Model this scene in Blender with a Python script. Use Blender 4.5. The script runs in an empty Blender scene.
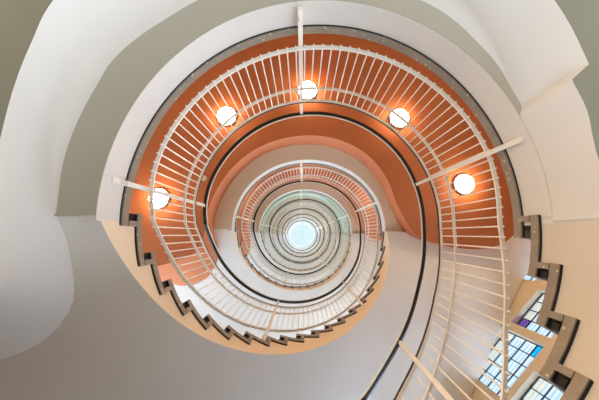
import bpy, bmesh, math
from math import radians as rad, sin, cos, pi
from mathutils import Vector

scene = bpy.context.scene
COL = scene.collection

# ------------------------------------------------------------------ frame of the well
# plan coordinates: u to the right of the view, v towards the top of the view, z up (metres).
# Seen from below the plan is mirrored, so world X = -u.
CU, CV = 0.15, 0.16          # axis of the stair well
H = 3.3                      # storey height
RISE = H / 20
Z0 = 1.95                    # floor level of the first landing above the viewer
LIFT = 1.25                  # viewer's eye above the lowest landing
RE = 1.418                    # edge of the stone
RF = 1.436                   # painted fascia
A = [180.5, 192.8, 203.3, 213.0, 222.0, 231.0, 239.0, 247.0, 254.8, 262.8, 270.6, 278.4,
     286.7, 295.2, 304.0, 312.8, 322.0, 332.3, 343.0, 354.0]
T = [a - 1.0 for a in A]     # nosing tips
TLOW = [355.2 - 10.3 * (19 - i) for i in range(20)]
TLOW[16:20] = [321.5, 331.6, 342.8, 355.2]
TLOW[:16] = [321.5 - 9.3 * (16 - i) for i in range(16)]
HLOW = 2.92
NST = 20

def W(u, v, z):
    return Vector((-u, v, z + LIFT))

FLAT = 0.0                   # the upper landings are slightly flattened at the back
def P(deg, r, z):
    s = max(0.0, sin(rad(deg)))
    k = 1.0 - FLAT * s * s
    return W(CU + r * k * cos(rad(deg)), CV + r * k * sin(rad(deg)), z)

def rout(deg, d=3.25):
    """outer limit of the stair room: flat window wall to the lower right, plain walls elsewhere"""
    best = 9.0
    for ang, dist in ((-45, d), (45, 4.3), (135, 4.3), (225, 4.3)):
        c = cos(rad(deg - ang))
        if c > 0.05:
            best = min(best, dist / c)
    return best

# ------------------------------------------------------------------ materials
def mat(name, color, rough=0.75, noise=0.04, scale=3.0, metallic=0.0, spec=0.3, bump=0.0):
    m = bpy.data.materials.new(name); m.use_nodes = True
    nt = m.node_tree; b = nt.nodes['Principled BSDF']
    b.inputs['Roughness'].default_value = rough
    b.inputs['Metallic'].default_value = metallic
    b.inputs['Specular IOR Level'].default_value = spec
    tc = nt.nodes.new('ShaderNodeTexCoord'); n = nt.nodes.new('ShaderNodeTexNoise')
    n.inputs['Scale'].default_value = scale; n.inputs['Detail'].default_value = 4
    nt.links.new(tc.outputs['Object'], n.inputs['Vector'])
    r = nt.nodes.new('ShaderNodeValToRGB')
    r.color_ramp.elements[0].position = 0.3; r.color_ramp.elements[1].position = 0.7
    r.color_ramp.elements[0].color = [max(0, c * (1 - noise)) for c in color] + [1]
    r.color_ramp.elements[1].color = [min(1, c * (1 + noise)) for c in color] + [1]
    nt.links.new(n.outputs['Fac'], r.inputs['Fac'])
    nt.links.new(r.outputs['Color'], b.inputs['Base Color'])
    if bump:
        bp = nt.nodes.new('ShaderNodeBump'); bp.inputs['Strength'].default_value = bump
        n2 = nt.nodes.new('ShaderNodeTexNoise'); n2.inputs['Scale'].default_value = 120
        nt.links.new(tc.outputs['Object'], n2.inputs['Vector'])
        nt.links.new(n2.outputs['Fac'], bp.inputs['Height'])
        nt.links.new(bp.outputs['Normal'], b.inputs['Normal'])
    return m

def terrazzo(name, base, chip):
    m = mat(name, base, rough=0.35, noise=0.12, scale=14, spec=0.5)
    nt = m.node_tree; b = nt.nodes['Principled BSDF']
    src = b.inputs['Base Color'].links[0].from_socket
    tc = nt.nodes.new('ShaderNodeTexCoord'); v = nt.nodes.new('ShaderNodeTexVoronoi')
    v.inputs['Scale'].default_value = 22
    nt.links.new(tc.outputs['Object'], v.inputs['Vector'])
    cr = nt.nodes.new('ShaderNodeValToRGB')
    cr.color_ramp.elements[0].position = 0.14; cr.color_ramp.elements[0].color = (1, 1, 1, 1)
    cr.color_ramp.elements[1].position = 0.2; cr.color_ramp.elements[1].color = (0, 0, 0, 1)
    mx = nt.nodes.new('ShaderNodeMix'); mx.data_type = 'RGBA'
    nt.links.new(v.outputs['Distance'], cr.inputs['Fac'])
    nt.links.new(cr.outputs['Color'], mx.inputs[0])
    nt.links.new(src, mx.inputs[6]); mx.inputs[7].default_value = (*chip, 1)
    nt.links.new(mx.outputs[2], b.inputs['Base Color'])
    return m

def emit(name, color, strength):
    m = bpy.data.materials.new(name); m.use_nodes = True
    nt = m.node_tree; nt.nodes.remove(nt.nodes['Principled BSDF'])
    e = nt.nodes.new('ShaderNodeEmission')
    e.inputs['Color'].default_value = (*color, 1); e.inputs['Strength'].default_value = strength
    nt.links.new(e.outputs[0], nt.nodes['Material Output'].inputs['Surface'])
    return m

def glass(name, tint, streak):
    m = bpy.data.materials.new(name); m.use_nodes = True
    nt = m.node_tree; nt.nodes.remove(nt.nodes['Principled BSDF'])
    tr = nt.nodes.new('ShaderNodeBsdfTransparent'); gl = nt.nodes.new('ShaderNodeBsdfGlossy')
    gl.inputs['Roughness'].default_value = 0.05
    tc = nt.nodes.new('ShaderNodeTexCoord'); wv = nt.nodes.new('ShaderNodeTexWave')
    wv.bands_direction = 'Z'
    wv.inputs['Scale'].default_value = 5.5; wv.inputs['Distortion'].default_value = 1.2
    nt.links.new(tc.outputs['Object'], wv.inputs['Vector'])
    r = nt.nodes.new('ShaderNodeValToRGB')
    r.color_ramp.elements[0].position = 0.25; r.color_ramp.elements[0].color = (*streak, 1)
    r.color_ramp.elements[1].position = 0.6; r.color_ramp.elements[1].color = (*tint, 1)
    nt.links.new(wv.outputs['Fac'], r.inputs['Fac']); nt.links.new(r.outputs[0], tr.inputs['Color'])
    mx = nt.nodes.new('ShaderNodeMixShader'); mx.inputs[0].default_value = 0.06
    nt.links.new(tr.outputs[0], mx.inputs[1]); nt.links.new(gl.outputs[0], mx.inputs[2])
    nt.links.new(mx.outputs[0], nt.nodes['Material Output'].inputs['Surface'])
    return m

M = dict(
    cream=mat('cream_plaster', (0.74, 0.61, 0.45), 0.8, 0.03, 1.5, bump=0.02),
    face=mat('light_grey_plaster', (0.71, 0.665, 0.615), 0.8, 0.02, 1.5, bump=0.02),
    tan=mat('tan_fascia_paint', (0.66, 0.575, 0.475), 0.6, 0.02, 2, bump=0.02),
    pale=mat('pale_soffit_plaster', (0.86, 0.83, 0.79), 0.8, 0.03, 1.5, bump=0.02),
    peach=mat('peach_fascia_paint', (0.84, 0.68, 0.50), 0.6, 0.02, 2, bump=0.02),
    soffit=mat('shaded_cream_soffit_paint', (0.45, 0.41, 0.32), 0.8, 0.03, 1.5),  # cream plaster with its shade put into the colour
    fascia=mat('ivory_fascia_paint', (0.80, 0.76, 0.72), 0.6, 0.02, 2, bump=0.02),
    white=mat('white_plaster', (0.83, 0.82, 0.84), 0.8, 0.02, 1.5),
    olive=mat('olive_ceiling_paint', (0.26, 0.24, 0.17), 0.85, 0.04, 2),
    terra=mat('terracotta_ceiling_paint', (0.52, 0.155, 0.052), 0.7, 0.05, 2.5, bump=0.03),
    orange=mat('lit_terracotta_orange', (0.62, 0.215, 0.10), 0.7, 0.04, 2.5),  # terracotta lightened for the lit ceiling edge; also the third landing's orange
    green=mat('pale_green_paint', (0.42, 0.58, 0.48), 0.8, 0.03, 2.5),
    beige=mat('pale_beige_paint', (0.62, 0.55, 0.48), 0.8, 0.03, 2.5),
    wall=mat('warm_wall_paint', (0.72, 0.62, 0.46), 0.8, 0.03, 1.2),
    stone=terrazzo('terrazzo', (0.27, 0.22, 0.17), (0.55, 0.50, 0.42)),
    dark=mat('shade_black', (0.012, 0.012, 0.014), 0.5, 0.1, 8),  # stands for shade under nosings and slab edges
    rail=mat('ivory_rail_paint', (0.88, 0.83, 0.74), 0.4, 0.02, 5, spec=0.5),
    hand=mat('black_handrail', (0.012, 0.012, 0.014), 0.3, 0.1, 8, spec=0.5),
    mull=mat('dark_window_bars', (0.02, 0.03, 0.06), 0.5, 0.1, 8),
    metal=mat('lamp_metal', (0.6, 0.58, 0.55), 0.35, 0.04, 8, metallic=0.8),
    disc=mat('ivory_plastic', (0.72, 0.60, 0.46), 0.5, 0.03, 8),
    lamp=emit('opal_lamp_glow', (1.0, 0.70, 0.40), 60.0),
    clear=glass('clear_reeded_glass', (0.95, 0.97, 1.0), (0.80, 0.89, 1.0)),
    blue=glass('turquoise_glass', (0.04, 0.75, 1.0), (0.03, 0.60, 0.92)),
    purple=glass('violet_glass', (0.45, 0.36, 0.80), (0.30, 0.24, 0.60)),
    sky=glass('skylight_glass', (0.84, 0.90, 0.89), (0.80, 0.88, 0.89)),
)

# ------------------------------------------------------------------ mesh helpers
class MB:
    def __init__(self):
        self.v = []; self.f = []
    def add(self, verts, faces):
        o = len(self.v); self.v += [tuple(p) for p in verts]
        self.f += [tuple(i + o for i in f) for f in faces]
    def rings(self, rings, closed_section=True, caps=True, loop=False):
        """rings: list of equal-length point lists"""
        n = len(rings[0]); o = len(self.v)
        for r in rings: self.v += [tuple(p) for p in r]
        m = len(rings)
        for i in range(m if loop else m - 1):
            j = (i + 1) % m
            for k in range(n if closed_section else n - 1):
                l = (k + 1) % n
                self.f.append((o + i*n + k, o + i*n + l, o + j*n + l, o + j*n + k))
        if caps and closed_section and not loop:
            self.f.append(tuple(o + k for k in range(n)))
            self.f.append(tuple(o + (m-1)*n + k for k in reversed(range(n))))
    def arc(self, th0, th1, step, sec):
        """sweep: sec(deg) -> list of (r, z); closed section"""
        n = max(1, int(math.ceil((th1 - th0) / step)))
        rr = []
        for i in range(n + 1):
            t = th0 + (th1 - th0) * i / n
            rr.append([P(t, r, z) for r, z in sec(t)])
        self.rings(rr)
    def box(self, pts8):
        self.add(pts8, [(0,1,2,3),(7,6,5,4),(0,4,5,1),(1,5,6,2),(2,6,7,3),(3,7,4,0)])
    def build(self, name, material, parent=None, smooth=False, origin=None):
        me = bpy.data.meshes.new(name)
        o = Vector(origin) if origin is not None else Vector((0, 0, 0))
        me.from_pydata([tuple(Vector(p) - o) for p in self.v], [], self.f)
        bm = bmesh.new(); bm.from_mesh(me)
        bmesh.ops.remove_doubles(bm, verts=bm.verts, dist=1e-5)
        bmesh.ops.recalc_face_normals(bm, faces=bm.faces)
        bm.to_mesh(me); bm.free()
        if smooth:
            for p in me.polygons: p.use_smooth = True
            me.set_sharp_from_angle(angle=rad(32))
        me.materials.append(material)
        ob = bpy.data.objects.new(name, me); COL.objects.link(ob)
        ob.location = o
        if parent is not None:
            ob.parent = parent
            ob.location = o - Vector(parent.location)
        return ob

def empty(name, loc):
    e = bpy.data.objects.new(name, None); COL.objects.link(e)
    e.location = loc; e.empty_display_size = 0.2
    return e

def tag(o, label=None, cat=None, group=None, kind=None):
    if label: o['label'] = label
    if cat: o['category'] = cat
    if group: o['group'] = group
    if kind: o['kind'] = kind
    return o

def set_mat(o, m):
    o.material_slots[0].link = 'OBJECT'; o.material_slots[0].material = m

def copy_tree(root, dz, remat=None, linkto=None):
    c = root.copy(); COL.objects.link(c)
    if linkto is None: c.location = root.location + Vector((0, 0, dz))
    else: c.parent = linkto
    if remat and c.type == 'MESH' and c.name.split('.')[0] in remat:
        set_mat(c, remat[c.name.split('.')[0]])
    for ch in root.children:
        copy_tree(ch, 0, remat, c)
    return c

def interp(tab, x):
    if x <= tab[0][0]: return tab[0][1]
    for (a, b), (c, d) in zip(tab, tab[1:]):
        if x <= c:
            return b + (d - b) * (x - a) / (c - a)
    return tab[-1][1]

def smooth_tab(tab, x):
    """Catmull-Rom on a monotone table"""
    n = len(tab)
    if x <= tab[0][0]: return tab[0][1]
    if x >= tab[-1][0]: return tab[-1][1]
    for i in range(n - 1):
        if x <= tab[i+1][0]:
            x0, y0 = tab[i]; x1, y1 = tab[i+1]
            m0 = (y1 - tab[i-1][1]) / (x1 - tab[i-1][0]) if i > 0 else (y1-y0)/(x1-x0)
            m1 = (tab[i+2][1] - y0) / (tab[i+2][0] - x0) if i + 2 < n else (y1-y0)/(x1-x0)
            h = x1 - x0; t = (x - x0) / h
            return ((2*t**3-3*t*t+1)*y0 + (t**3-2*t*t+t)*h*m0 + (-2*t**3+3*t*t)*y1 + (t**3-t*t)*h*m1)

def catmull(pts, sub=6):
    out = []
    n = len(pts)
    for i in range(n - 1):
        p0 = pts[max(0, i-1)]; p1 = pts[i]; p2 = pts[i+1]; p3 = pts[min(n-1, i+2)]
        for s in range(sub):
            t = s / sub
            out.append(tuple(0.5*((2*b) + (-a+c)*t + (2*a-5*b+4*c-d)*t*t + (-a+3*b-3*c+d)*t**3)
                             for a, b, c, d in zip(p0, p1, p2, p3)))
    out.append(pts[-1])
    return out

# ------------------------------------------------------------------ stair flight (angles 180 -> 354, rising)
def step_line(deg, zb):       # nosing line
    return zb + RISE * interp([(A[i], i) for i in range(NST)], deg)

SOFF = [(170, -0.30), (180.5, -0.29), (200, -0.31), (225, -0.36), (285, -0.42), (320, -0.42), (345, -0.36)]
def flight_soffit(deg, zb, low=False):
    if low:
        return zb + HLOW * (deg - TLOW[0]) / (TLOW[19] - TLOW[0]) - 0.78
    base = zb + RISE * (deg - 180.5) / 8.9
    z = base + interp(SOFF, deg)
    return min(z, zb + H - 0.30)

def make_flight(zb, T=T, H=H, low=False):
    RISE = H / 20; K = 0.065; NG = K + (RISE - K) * 0.72
    flight_soffit_ = lambda t, z: flight_soffit(t, z, low)
    base = P(180, RE, zb)
    root = empty('stair_flight', base)
    root['category'] = 'stairs'
    for i in range(1, NST):
        top = zb + RISE * i
        t0, t1 = T[i-1], T[i] + 4.0
        mb = MB()
        mb.arc(t0, t1, 2.5, lambda t: [(RE, top-K), (RE, top-0.008), (RE+0.008, top), (rout(t)-0.02, top), (rout(t)-0.02, top-K)])
        # riser standing on the tread below
        r0, r1 = T[i-1] + 2.4, T[i-1] + 4.0
        mb.arc(r0, r1, 2.5, lambda t: [(RE, top-RISE), (RE, top-K), (rout(t)-0.02, top-K), (rout(t)-0.02, top-RISE)])
        st = mb.build('step', M['stone'], root, origin=P((t0+t1)/2, RE, top))
        # shade under the nosing and tread, built as black strips
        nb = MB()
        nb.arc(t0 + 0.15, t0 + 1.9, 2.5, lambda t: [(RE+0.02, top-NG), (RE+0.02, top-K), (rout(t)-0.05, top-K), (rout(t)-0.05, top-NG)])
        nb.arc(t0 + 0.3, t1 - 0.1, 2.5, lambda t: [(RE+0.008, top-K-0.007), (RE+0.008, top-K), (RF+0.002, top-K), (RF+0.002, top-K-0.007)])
        n_ = nb.build('nosing_shade', M['dark'], st, origin=P((t0+t1)/2, RE, top))
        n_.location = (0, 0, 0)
    # last riser, up to the next landing
    top = zb + H
    mb = MB(); r0 = T[19] + 2.4
    mb.arc(r0, r0 + 1.6, 2.5, lambda t: [(RE, top-RISE), (RE, top-K), (rout(t)-0.02, top-K), (rout(t)-0.02, top-RISE)])
    rs = mb.build('riser', M['stone'], root)
    nb = MB()  # shade below the landing nosing, also a black strip
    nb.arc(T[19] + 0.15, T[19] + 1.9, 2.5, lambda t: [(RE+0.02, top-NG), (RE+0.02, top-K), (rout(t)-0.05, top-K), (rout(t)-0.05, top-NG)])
    nb.build('nosing_shade', M['dark'], rs).location = (0, 0, 0)
    # painted fascia below the steps, following them
    mb = MB()
    for i in range(1, NST):
        a0 = T[i-1] + 3.6; a1 = T[i] + 3.6
        if i == 1: a0 = T[0] + 2.5
        top = zb + RISE * i - K
        mb.arc(a0, a1, 1.8, lambda t: [(RF, flight_soffit_(t, zb)+0.004), (RF, top), (RF+0.1, top), (RF+0.1, flight_soffit_(t, zb)+0.004)])
    mb.build('fascia', M['tan' if low else 'peach'], root, smooth=True)
    # helical soffit
    mb = MB()
    mb.arc(T[0] + 1.7, T[19] + 4.2, 2.0, lambda t: [(RF+0.001, flight_soffit_(t, zb)+0.0), (rout(t)-0.01, flight_soffit_(t, zb)),
                                     (rout(t)-0.01, flight_soffit_(t, zb)+0.05), (RF+0.001, flight_soffit_(t, zb)+0.05)])
    if not low:       # level run-out of the soffit behind the landing
        zt = zb + H - 0.302
        mb.arc(T[19] + 3.6, 382, 2.0, lambda t: [(2.2, zt), (rout(t)-0.01, zt), (rout(t)-0.01, zt+0.05), (2.2, zt+0.05)])
    mb.build('soffit', M['pale'], root, smooth=True)
    return root

# ------------------------------------------------------------------ landing (angles 354 -> 184.5, level)
# edge of the lowered ceiling below each landing, (deg_bottom, r_bottom, deg_top, r_top)
EDGE_NEAR = [(-4.6, 4.6, -4.6, 4.6), (-4.4, 3.0, -4.4, 3.0), (-4.0, 1.9, -4.0, 1.9), (-3.5, 1.52, -3.5, 1.52), (-3.0, RF, -3.0, RF), (0, RF, 0, RF),
        (12, RF+.001, 12, RF+.001), (20, 1.48, 20, RF+.001), (26, 1.49, 25.6, RF+.001), (27.3, 1.50, 27.2, 1.475), (28.4, 1.63, 28.4, 1.485),
        (34, 1.67, 35, 1.51), (42, 1.73, 46, 1.60), (54, 1.80, 60, 1.70), (75, 1.87, 80, 1.78), (100, 1.93, 100, 1.84), (120, 1.96, 120, 1.88),
        (142, 1.94, 142, 1.89), (152, 1.87, 152, 1.84), (168, 1.78, 168, 1.77), (178, 1.77, 178, 1.71), (184, 1.78, 186, 1.70), (190, 1.87, 195, 1.80),
        (193, 2.02, 201, 1.95), (194.5, 2.4, 205, 2.25), (195, 2.8, 204.5, 2.65), (195, 3.4, 201, 3.2), (195, 4.6, 196, 4.6)]
EDGE_UP = [(4.0, 4.3, 4.0, 4.3), (0.0, 3.75, 0.0, 3.75), (-4.5, 3.42, -4.5, 3.42), (-7.4, 3.0, -7.4, 3.0), (-7.9, 2.45, -7.9, 2.45), (-5.4, 1.93, -5.4, 1.91), (0, 1.76, 0, 1.73),
        (8, 1.66, 8, 1.64), (17, 1.62, 17, 1.60), (30, 1.68, 30, 1.64), (52, 1.79, 52, 1.72), (75, 1.84, 75, 1.78), (96, 1.84, 96, 1.79),
        (120, 1.83, 120, 1.79), (140, 1.81, 140, 1.76), (155, 1.80, 155, 1.75), (173, 1.82, 173, 1.77), (183, 1.83, 186, 1.78), (190, 1.92, 195, 1.80),
        (193, 2.07, 202, 1.95), (194.3, 2.38, 207, 2.28), (194.5, 2.75, 205.5, 2.7), (194.3, 3.2, 201, 3.1), (194, 4.6, 196, 4.6)]
ZLOW = -0.61

def make_landing(zb, edge, ceil_mat, face_mat, soff_mat, cove=0.2, flat=0.0):
    global FLAT
    FLAT = flat
    root = empty('stair_landing', P(90, RE, zb))
    root['category'] = 'landing'
    mb = MB()
    mb.arc(-7.0, T[0] + 4.0, 2.0, lambda t: [(RE, zb-0.075), (RE, zb-0.01), (RE+0.01, zb), (rout(t)-0.02, zb), (rout(t)-0.02, zb-0.075)])
    mb.build('floor_slab', M['stone'], root, smooth=True)
    mb = MB()
    mb.arc(-6.7, T[0] + 3.8, 2.0, lambda t: [(RE+0.012, zb-0.082), (RE+0.012, zb-0.075), (RF+0.002, zb-0.075), (RF+0.002, zb-0.082)])
    mb.build('gap_shade', M['dark'], root, smooth=True)  # shaded gap under the slab edge, drawn as a black strip
    mb = MB()
    mb.arc(-3.5, T[0] + 3.0, 2.0, lambda t: [(RF, zb-0.296), (RF, zb-0.075), (RF+0.1, zb-0.075), (RF+0.1, zb-0.296)])
    mb.build('fascia', M['face'], root, smooth=True)
    E = catmull(edge, 6) if flat > 0 else catmull(edge[:10], 3)[:-1] + edge[9:11] + catmull(edge[11:], 6)
    # soffit ring between fascia and lowered ceiling
    mb = MB()
    mb.arc(-3.0, 181.2, 2.0, lambda t: [(RF+0.001, zb-0.30), (2.3, zb-0.30), (2.3, zb-0.25), (RF+0.001, zb-0.25)])
    mb.build('soffit', soff_mat, root, smooth=True)
    # vertical face with a cove at its head
    rings = []
    for (db, rb, dt, rt) in E:
        if dt > 181.2:
            zt = flight_soffit(dt, zb) + 0.03; cv = 0.0
        else:
            zt = zb - 0.30
            cv = cove * max(0.0, min(1.0, (dt - 30) / 55)) * max(0.0, min(1.0, (184 - dt) / 55)) * max(0.0, min(1.0, (rt - RF - 0.02) / 0.15))
        zl = zb + ZLOW
        pts = [P(db, rb, zl)]
        for k in range(1, 3):
            s = k / 3
            pts.append(P(db + (dt-db)*s, rb + (rt-rb)*s, zl + (zt-cv-zl)*s))
        for k in range(7):
            a = k / 6 * pi / 2
            pts.append(P(dt, rt - cv * (1 - cos(a)), zt - cv + cv * sin(a)))
        rings.append(pts)
    mb = MB(); mb.rings(rings, closed_section=False, caps=False)
    mb.build('ceiling_edge', face_mat, root, smooth=True)
    mb = MB()
    rr = []
    i0 = min(range(len(E)//2), key=lambda i: E[i][0])       # end of the ceiling next to the rising flight
    lim = sorted((e[0], e[1]) for e in E[:i0+1])
    for (db, rb, dt, rt) in E[i0:]:
        ro = rout(db) - 0.01
        if i0 and db < lim[-1][0]: ro = min(ro, interp(lim, db))
        ro = max(ro, rb + 0.01)
        rr.append([P(db, rb + (ro-rb)*k/4, zb+ZLOW) for k in range(5)] + [P(db, ro, zb+ZLOW+0.04), P(db, min(rb+0.05, ro-0.005), zb+ZLOW+0.04)])
    mb.rings(rr)
    mb.build('lowered_ceiling', ceil_mat, root, smooth=False)
    FLAT = 0.0
    return root

# ------------------------------------------------------------------ railings
RAILOFF = [(-8, 0.01), (0, 0.012), (20, 0.035), (45, 0.0), (90, -0.03), (135, -0.045), (170, -0.055), (200, -0.03), (240, 0.0), (355, 0.0)]
RAILOFF_LOW = [(200, 0.0), (270, 0.03), (300, 0.045), (325, 0.04), (355, 0.012)]
MIDOFF = [(-8, 0.035), (5, 0.035), (20, 0.02), (40, 0.0), (335, 0.0), (355, 0.035)]
MIDOFF_LOW = [(280, 0.02), (300, 0.035), (330, 0.045), (355, 0.035)]
def rail_r(h, t=90, low=False):
    mid = interp(MIDOFF_LOW if low else MIDOFF, t) * max(0.0, 1 - abs(h - 0.75) / 0.33)
    return mid + 1.405 - 0.102 * h + smooth_tab(RAILOFF_LOW if low else RAILOFF, t) * max(0.0, 1 - h / 0.95)
LOWTAB = [(282, -1.09), (296, -0.74), (313, -0.40), (326, -0.18), (335, -0.08), (341, -0.03), (352, 0.04), (360, 0.055)]
LANDTAB = [(-8, 0.045), (0, 0.055), (20, 0.03), (45, 0.0), (150, 0.0), (165, 0.02), (175, 0.08), (179, 0.13)]
OFFTAB = [(179, 0.13), (190, 0.16), (202, 0.14), (226, 0.12), (300, 0.11), (330, 0.10), (355, 0.05)]
def rail_base(t, zb, low=False):
    if low:
        if t < 282: return zb + HLOW - 1.09 - (282 - t) * 0.018
        return zb + HLOW + smooth_tab(LOWTAB, t)
    if t <= 179: return zb + smooth_tab(LANDTAB, t)
    return zb + smooth_tab(OFFTAB, t) + min(H, max(0.0, H * (t - 181) / 173.0))
RAILS = (('bottom_rail', 0.055, 0.029, 0.016), ('middle_rail', 0.60, 0.026, 0.013), ('top_rail', 0.82, 0.020, 0.014))

def sweep_rail(mb, t0, t1, zb, h, wid, thk, n=8, oval=False, dr=0.0, low=False):
    def sec(t):
        zc = rail_base(t, zb, low) + h; r = rail_r(h, t, low) + dr
        if oval:
            return [(r + wid/2*cos(k*2*pi/n), zc + thk/2*sin(k*2*pi/n)) for k in range(n)]
        return [(r-wid/2, zc-thk/2), (r-wid/2, zc+thk/2), (r+wid/2, zc+thk/2), (r+wid/2, zc-thk/2)]
    mb.arc(t0, t1, 2.0, sec)

def bar(mb, t, zbase, h0, h1, wid, thk, low=False, plain=False):
    """upright leaning with the rail plane"""
    dt = math.degrees(wid / 2 / 1.35); pts = []
    for h in (h0, h1):
        r = 1.405 - 0.102 * h if plain else rail_r(h, t, low)
        pts += [P(t-dt, r-thk/2, zbase+h), P(t+dt, r-thk/2, zbase+h), P(t+dt, r+thk/2, zbase+h), P(t-dt, r+thk/2, zbase+h)]
    mb.box(pts)

def make_railing(name, t0, t1, zb, posts, offs, detailed=True, low=False, flat=0.0):
    global FLAT
    FLAT = flat
    root = empty(name, P((t0+t1)/2, 1.41, rail_base((t0+t1)/2, zb, low)))
    root['category'] = 'railing'
    for nm, h, w, th in RAILS:
        mb = MB(); sweep_rail(mb, t0, t1, zb, h, w, th, low=low)
        mb.build(nm, M['rail'], root, smooth=True)
    mb = MB(); sweep_rail(mb, t0, t1, zb, 0.836, 0.016, 0.016, dr=-0.006, low=low)
    mb.build('rail_strip', M['hand'], root, smooth=True)
    mb = MB(); sweep_rail(mb, t0, t1, zb, 1.09, 0.052, 0.036, n=10, oval=True, low=low)
    hr = mb.build('handrail', M['hand'], root, smooth=True)
    mb = MB(); sweep_rail(mb, t0, t1, zb, 1.078, 0.010, 0.012, dr=-0.028, low=low)
    mb.build('handrail_bar', M['rail'], hr, smooth=True).location = (0, 0, 0)
    for p in posts:
        o = P(p, rail_r(0, p, low), rail_base(p, zb, low))
        mb = MB(); bar(mb, p, rail_base(p, zb, low), -0.27, 1.13, 0.034, 0.02, low, True)
        # bracket to the fascia and fixing plate
        dt = 0.5; z = rail_base(p, zb, low) - 0.2
        q = [P(p-dt, rail_r(-0.2, p, low), z-0.012), P(p+dt, rail_r(-0.2, p, low), z-0.012), P(p+dt, RF+0.01, z-0.012), P(p-dt, RF+0.01, z-0.012)]
        mb.box(q + [x + Vector((0, 0, 0.024)) for x in q])
        mb.build('post', M['rail'], root, origin=o)
    n = int(round((t1 - t0) / (3.5 if low else 3.05)))
    if detailed:
        for i in range(n):
            t = t0 + (i + 0.5) * (t1 - t0) / n
            mb = MB(); zc = rail_base(t, zb, low)
            bar(mb, t, zc, 0.025, 0.80, 0.010, 0.010, low)
            dt = math.degrees(0.006 / 1.4)
            # little foot lug outside the bottom rail
            q = [P(t-dt, rail_r(0.05, t, low)+0.012, zc+0.045), P(t+dt, rail_r(0.05, t, low)+0.012, zc+0.045), P(t+dt, rail_r(0.05, t, low)+0.024, zc+0.045), P(t-dt, rail_r(0.05, t, low)+0.024, zc+0.045)]
            mb.box(q + [x + Vector((0, 0, 0.014)) for x in q])
            mb.build('baluster', M['rail'], root, origin=P(t, 1.42, zc))
    else:
        mb = MB()
        for i in range(n):
            t = t0 + (i + 0.5) * (t1 - t0) / n
            bar(mb, t, rail_base(t, zb, low), 0.025, 0.80, 0.010, 0.010, low)
        tag(mb.build('balusters', M['rail'], root), kind='stuff')
    FLAT = 0.0
    return root

# ------------------------------------------------------------------ assemble the storeys
ORD = ['nearest', 'second', 'third', 'fourth', 'fifth', 'sixth', 'topmost']
ceil_mats = ['olive', 'terra', 'orange', 'green', 'beige', 'cream', 'cream']
face_mats = ['white', 'orange', 'orange', 'green', 'beige', 'cream', 'cream']
land_lab = [
    'grey terrazzo edged landing ring around the big terracotta ceiling, nearest to the viewer',
    'landing with the terracotta lowered ceiling that carries the glowing round lamps',
    'small landing ring with pale orange ceiling seen behind the second white railing',
    'pale green landing ring close around the skylight',
    'tiny beige landing ring just inside the pale green one',
    'tiny pale landing ring second from the skylight',
    'innermost landing ring directly under the skylight']
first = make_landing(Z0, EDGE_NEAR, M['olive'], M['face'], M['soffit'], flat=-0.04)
tag(first, land_lab[0], group='landings stacked up the stair well')
second = make_landing(Z0 + H, EDGE_UP, M['terra'], M['orange'], M['cream'], cove=0.015, flat=0.09)
tag(second, land_lab[1], group='landings stacked up the stair well')
for k in range(2, 7):
    c = copy_tree(second, (k-1)*H, {'ceiling_edge': M[face_mats[k]], 'lowered_ceiling': M[ceil_mats[k]]})
    tag(c, land_lab[k])

fl_lab = [
    'nearest stair flight, big dark terrazzo steps and beige side beside the window',
    'long curved stair flight with saw-tooth steps running round the bottom, below the terracotta ceiling',
    'second curved flight with small saw-tooth steps around the pale inner rings',
    'third flight, fine toothed ring inside the second flight',
    'fourth flight, thin pale ring near the skylight',
    'fifth flight, very thin ring near the skylight',
    'highest flight, hairline ring beside the skylight']
base_f = make_flight(Z0)
tag(base_f, fl_lab[1], group='curved stair flights of the well')
for k in range(-1, 6):
    if k == 0: continue
    c = copy_tree(base_f, k*H) if k > 0 else make_flight(Z0-HLOW, TLOW, HLOW, True)
    tag(c, fl_lab[k+1])

LP = [20, 96, 171.3]; FP = [247, 303.5]
lr = make_railing('landing_railing', -5.0, 179.0, Z0, LP, 0, flat=-0.02)
tag(lr, 'big ivory landing railing with black handrail in front of the terracotta ceiling', group='landing railings')
fr = make_railing('stair_railing', 179.0, 355.0, Z0, FP, 0)
tag(fr, 'ivory stair railing curving along the long saw-tooth flight at the bottom', group='stair railings')
lrl = ['', 'smaller landing railing in front of the orange ring, one storey higher', 'landing railing in front of the pale green ring']
frl = ['ivory stair railing with tall balusters at the right in front of the window', '', 'stair railing of the second flight, below the pale orange ring', 'stair railing of the third flight close around the pale rings']
lr1 = make_railing('landing_railing', -5.0, 179.0, Z0+H, LP, 0, flat=0.09)
tag(lr1, lrl[1]); tag(copy_tree(lr1, H), lrl[2])
for k in (-1, 1, 2):
    tag(copy_tree(fr, k*H) if k > 0 else make_railing('stair_railing', 179.0, 355.0, Z0-HLOW, FP, 0, low=True), frl[k+1])
lr3 = make_railing('landing_railing', -5.0, 179.0, Z0+3*H, LP, 0, False, flat=0.09)
fr3 = make_railing('stair_railing', 179.0, 355.0, Z0+3*H, FP, 0, False)
names = {3: 'fourth storey', 4: 'fifth storey', 5: 'sixth storey', 6: 'topmost storey'}
for k in (3, 4, 5, 6):
    o = lr3 if k == 3 else copy_tree(lr3, (k-3)*H)
    tag(o, 'tiny landing railing ring of the %s, %s the skylight' % (names[k], {3: 'outermost of four around', 4: 'second of four towards', 5: 'third of four towards', 6: 'innermost, right under'}[k]), group='landing railings')
    if k < 6:
        o = fr3 if k == 3 else copy_tree(fr3, (k-3)*H)
        tag(o, 'tiny stair railing of the %s, %s the skylight' % (names[k], {3: 'outermost of three around', 4: 'middle of three around', 5: 'innermost of three around'}[k]), group='stair railings')

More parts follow.
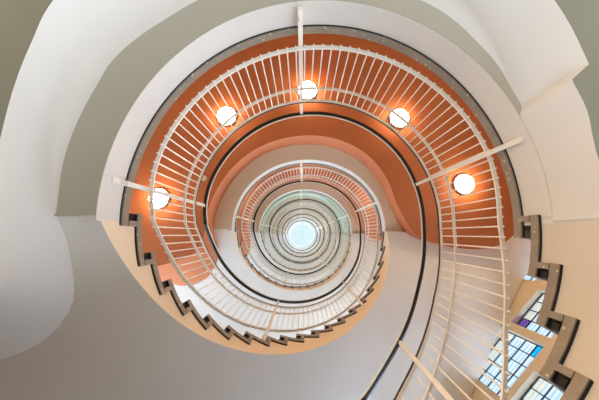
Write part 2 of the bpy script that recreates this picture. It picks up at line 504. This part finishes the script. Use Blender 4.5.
# ------------------------------------------------------------------ lamps
def make_lamp(deg, r, zc):
    c = P(deg, r, zc)
    root = empty('ceiling_lamp', c); root['category'] = 'lamp'
    def lathe(prof, n=32):
        mb = MB()
        mb.rings([[c + Vector((rr*cos(i*2*pi/n), rr*sin(i*2*pi/n), zz)) for i in range(n)] for rr, zz in prof])
        return mb
    lathe([(0.175, 0.0), (0.185, -0.01), (0.185, -0.03), (0.17, -0.04)]).build('lamp_base', M['metal'], root, smooth=True, origin=c)
    lathe([(0.168, -0.035)] + [(0.168*cos(a*pi/2/8), -0.04-0.085*sin(a*pi/2/8)) for a in range(8)] + [(0.004, -0.125)]).build('lamp_shade', M['lamp'], root, smooth=True, origin=c)
    return root
zc = Z0 + H + ZLOW
spots = [(169.3, 2.71, 'round glowing ceiling lamp at the far left, beside the left railing post'),
         (126.7, 2.54, 'round glowing ceiling lamp at the upper left of the terracotta ceiling'),
         (90.4, 2.55, 'round glowing ceiling lamp at the top, behind the top railing post'),
         (50.0, 2.61, 'round glowing ceiling lamp at the upper right of the terracotta ceiling'),
         (15.3, 2.87, 'round glowing ceiling lamp at the far right, below the right railing post')]
lamp0 = None
for d, r, lab in spots:
    if lamp0 is None:
        lamp0 = make_lamp(d, r, zc); o = lamp0
    else:
        o = copy_tree(lamp0, 0); o.location = P(d, r, zc)
    tag(o, lab, group='lamps on the terracotta ceiling')
# detector disc
c = P(155.3, 2.08, zc)
mb = MB(); n = 28
mb.rings([[c + Vector((rr*cos(i*2*pi/n), rr*sin(i*2*pi/n), zz)) for i in range(n)] for rr, zz in ((0.05, 0), (0.052, -0.015), (0.044, -0.035), (0.02, -0.04), (0.002, -0.042))])
tag(mb.build('smoke_detector', M['disc'], None, smooth=True, origin=c), 'small round beige smoke detector on the terracotta ceiling at the left', 'smoke detector')

def point(loc, power, col, size=0.12):
    l = bpy.data.lights.new('storey_fill', 'POINT'); l.energy = power; l.color = col; l.shadow_soft_size = size
    o = bpy.data.objects.new('storey_fill', l); COL.objects.link(o); o.location = loc
    return o
for k in (0, 2, 3, 4, 5, 6):  # unseen point lights added for the other storeys, without fixtures
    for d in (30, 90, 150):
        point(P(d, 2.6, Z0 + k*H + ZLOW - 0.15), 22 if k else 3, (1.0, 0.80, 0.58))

# ------------------------------------------------------------------ window wall (flat, lower right)
n_u, n_v = cos(rad(-45)), sin(rad(-45)); t_u, t_v = cos(rad(45)), sin(rad(45))
D0 = 3.25
def WP(s, d, z):
    return W(CU + n_u*d + t_u*s, CV + n_v*d + t_v*s, z)
def wbox(mb, s0, s1, z0, z1, d0, d1):
    mb.box([WP(s0,d0,z0), WP(s1,d0,z0), WP(s1,d0,z1), WP(s0,d0,z1), WP(s0,d1,z0), WP(s1,d1,z0), WP(s1,d1,z1), WP(s0,d1,z1)])
# openings of one storey (s0, s1, z0, z1, columns, rows)
OPEN = [(-1.55, -0.70, 3.42, 4.10, 5, 4), (0.12, 0.95, 3.42, 4.10, 5, 4), (1.07, 1.72, 3.42, 4.04, 4, 4),
        (-0.75, 0.61, 2.62, 3.33, 8, 4), (1.85, 2.95, 4.2, 4.95, 7, 4), (0.9, 2.4, 2.0, 3.2, 8, 6), (-2.4, -1.0, 2.0, 3.2, 8, 6)]
KS = 3.25 / 3.05
OPEN = [(a*KS+0.014, b*KS+0.014, c_*KS, d_*KS, nc, nr) for a, b, c_, d_, nc, nr in OPEN]
ZA, ZB = -1.2, 25.3
opens = []
for k in range(-1, 7):
    for (a, b, c_, d_, nc, nr) in OPEN:
        if c_ + k*H > ZA and d_ + k*H < ZB: opens.append((a, b, c_+k*H, d_+k*H, nc, nr, k))
ss = sorted({-4.3, 4.3} | {o[0] for o in opens} | {o[1] for o in opens})
zs = sorted({ZA, ZB} | {o[2] for o in opens} | {o[3] for o in opens})
mb = MB()
for i in range(len(ss)-1):
    run = None
    for j in range(len(zs)-1):
        sm = (ss[i]+ss[i+1])/2; zm = (zs[j]+zs[j+1])/2
        hole = any(o[0] < sm < o[1] and o[2] < zm < o[3] for o in opens)
        if not hole and run is None: run = zs[j]
        if hole and run is not None:
            wbox(mb, ss[i], ss[i+1], run, zs[j], D0, D0+0.22); run = None
    if run is not None: wbox(mb, ss[i], ss[i+1], run, zs[-1], D0, D0+0.22)
tag(mb.build('wall_right', M['wall']), kind='structure')
wn = 0
for (a, b, c_, d_, nc, nr, k) in opens:
    if k > 0: continue
    wn += 1
    mb = MB(); g = 0.006
    for i in range(nc+1):
        s = a + (b-a)*i/nc; s = min(max(s, a+g), b-g)
        wbox(mb, s-g, s+g, c_, d_, D0+0.083, D0+0.097)
    for i in range(nr+1):
        z = c_ + (d_-c_)*i/nr; z = min(max(z, c_+g), d_-g)
        wbox(mb, a, b, z-g, z+g, D0+0.084, D0+0.096)
    fr_ = tag(mb.build('window_%d' % wn, M['mull'], origin=WP((a+b)/2, D0+0.09, c_)), kind='structure')
    org = WP((a+b)/2, D0+0.09, c_)
    special = {}
    if k == 0 and abs(a-0.12*KS-0.014) < 1e-6: special[(4, 0)] = 'blue'
    if k == 0 and abs(a-1.07*KS-0.014) < 1e-6: special[(0, 3)] = 'purple'
    pm = {'clear': MB(), 'blue': MB(), 'purple': MB()}
    for i in range(nc):
        for j in range(nr):
            m_ = pm[special.get((i, j), 'clear')]
            wbox(m_, a+(b-a)*i/nc+0.003, a+(b-a)*(i+1)/nc-0.003, c_+(d_-c_)*j/nr+0.003, c_+(d_-c_)*(j+1)/nr-0.003, D0+0.088, D0+0.092)
    for key, m_ in pm.items():
        if m_.v:
            p_ = m_.build('pane', M[key], fr_, origin=org)
            if key == 'blue': p_['label'] = 'turquoise glass pane'
            if key == 'purple': p_['label'] = 'violet glass pane'

# the other three walls of the stair room stand above the lowest, open storey
for nm, ang in (('wall_left', 225), ('wall_back', 135), ('wall_front', 45)):
    nu, nv = cos(rad(ang)), sin(rad(ang)); tu, tv = -nv, nu
    hw0, hw1 = {225: (-4.3, 3.25), 135: (-4.3, 4.3), 45: (-3.25, 4.3)}[ang]
    mb = MB()
    def wb(s0, s1, z0, z1):
        pts = []
        for d in (4.3, 4.5):
            for s_, z in ((s0, z0), (s1, z0), (s1, z1), (s0, z1)):
                pts.append(W(CU + nu*d + tu*s_, CV + nv*d + tv*s_, z))
        mb.box(pts)
    if ang == 225:        # unseen window bands, added to light the upper flight soffits
        z = ZA
        for k in range(0, 7):
            a_, b_ = Z0 + k*H + 0.8, Z0 + k*H + 3.0
            if b_ > ZB: break
            wb(hw0, hw1, z, a_); wb(hw0, hw0+0.3, a_, b_); wb(hw1-0.3, hw1, a_, b_); z = b_
        wb(hw0, hw1, z, ZB)
    else:
        wb(hw0, hw1, 0.55, ZB)
    tag(mb.build(nm, M['wall']), kind='structure')

# roof with the round skylight
ZR = 25.3; RS = 1.24
mb = MB()
mb.rings([[P(t, RS, ZR), P(t, rout(t)+0.2, ZR), P(t, rout(t)+0.2, ZR+0.3), P(t, RS, ZR+0.3)] for t in range(0, 360, 5)], loop=True)
tag(mb.build('ceiling', M['white'], smooth=True), kind='structure')
sk = empty('skylight', P(0, 0, ZR)); tag(sk, 'bright round skylight closing the top of the stair well', 'skylight')
mb = MB()
mb.rings([[P(t, RS-0.04, ZR-0.03), P(t, RS, ZR-0.03), P(t, RS, ZR+0.32), P(t, RS-0.04, ZR+0.32)] for t in range(0, 360, 6)], loop=True)
mb.build('frame', M['white'], sk, smooth=True)
mb = MB()
prof = [((RS-0.04)*cos(a*pi/2/7), ZR+0.30+0.35*sin(a*pi/2/7)) for a in range(7)] + [(0.01, ZR+0.65)]
mb.rings([[P(t, r, z) for t in range(0, 360, 6)] for r, z in prof], caps=False)
mb.build('glass_dome', M['sky'], sk, smooth=True)

# ------------------------------------------------------------------ light
w = bpy.data.worlds.new('World'); scene.world = w; w.use_nodes = True
nt = w.node_tree; bg = nt.nodes['Background']
tc = nt.nodes.new('ShaderNodeTexCoord'); sp = nt.nodes.new('ShaderNodeSeparateXYZ')
nt.links.new(tc.outputs['Generated'], sp.inputs[0])
mr = nt.nodes.new('ShaderNodeMapRange'); mr.inputs[1].default_value = -0.25; mr.inputs[2].default_value = 0.15
nt.links.new(sp.outputs['Z'], mr.inputs[0])
mx = nt.nodes.new('ShaderNodeMix'); mx.data_type = 'RGBA'
mx.inputs[6].default_value = (0.40, 0.38, 0.35, 1)     # ground
mx.inputs[7].default_value = (0.60, 0.72, 0.76, 1)     # bright overcast sky
nt.links.new(mr.outputs[0], mx.inputs[0]); nt.links.new(mx.outputs[2], bg.inputs['Color'])
bg.inputs['Strength'].default_value = 1.0

def sun(d, power, col, angle):
    l = bpy.data.lights.new('daylight_fill', 'SUN'); l.energy = power; l.color = col; l.angle = rad(angle)
    o = bpy.data.objects.new('daylight_fill', l); COL.objects.link(o)
    o.rotation_euler = Vector(d).to_track_quat('-Z', 'Y').to_euler()
    o.location = (0, 0, 30)
# soft daylight through the window wall, and down the skylight
d = W(-n_u, -n_v, 0) - W(0, 0, 0)
sun((d.x, d.y, 0.12), 7.2, (0.76, 0.88, 1.0), 80)
sun((0.02, 0.02, -1), 9.0, (0.85, 0.95, 1.0), 60)

d = W(cos(rad(48)), sin(rad(48)), 0) - W(0, 0, 0)
sun((d.x, d.y, 0.45), 3.6, (0.62, 0.80, 1.0), 60)  # blue upward fill, added to brighten the upper flight soffits

# warm fill added for the right-hand faces, entering under the back wall
d = W(cos(rad(-35)), sin(rad(-35)), 0) - W(0, 0, 0)
sun((d.x, d.y, 0.12), 1.3, (1.0, 0.72, 0.42), 50)

# ------------------------------------------------------------------ camera
cam = bpy.data.cameras.new('camera'); co = bpy.data.objects.new('camera', cam); COL.objects.link(co)
f = 263.0
cam.sensor_width = 36; cam.lens = f * 36 / 599
cam.clip_start = 0.01
t = math.atan(36 / f)
fw = Vector((0, sin(t), cos(t))); upv = Vector((0, cos(t), -sin(t))); rt = fw.cross(upv)
from mathutils import Matrix
mtx = Matrix((rt, upv, -fw)).transposed().to_4x4()
mtx.translation = Vector((0, 0, LIFT))
co.matrix_world = mtx
cam.shift_x = -1.0 / 599
scene.camera = co

vs = scene.view_settings
vs.view_transform = 'Standard'; vs.look = 'None'; vs.gamma = 1.0; vs.use_curve_mapping = False
vs.exposure = 0.6
scene.cycles.use_denoising = True
scene.cycles.max_bounces = 10
scene.cycles.diffuse_bounces = 6
scene.cycles.sample_clamp_indirect = 6
scene.cycles.transparent_max_bounces = 12
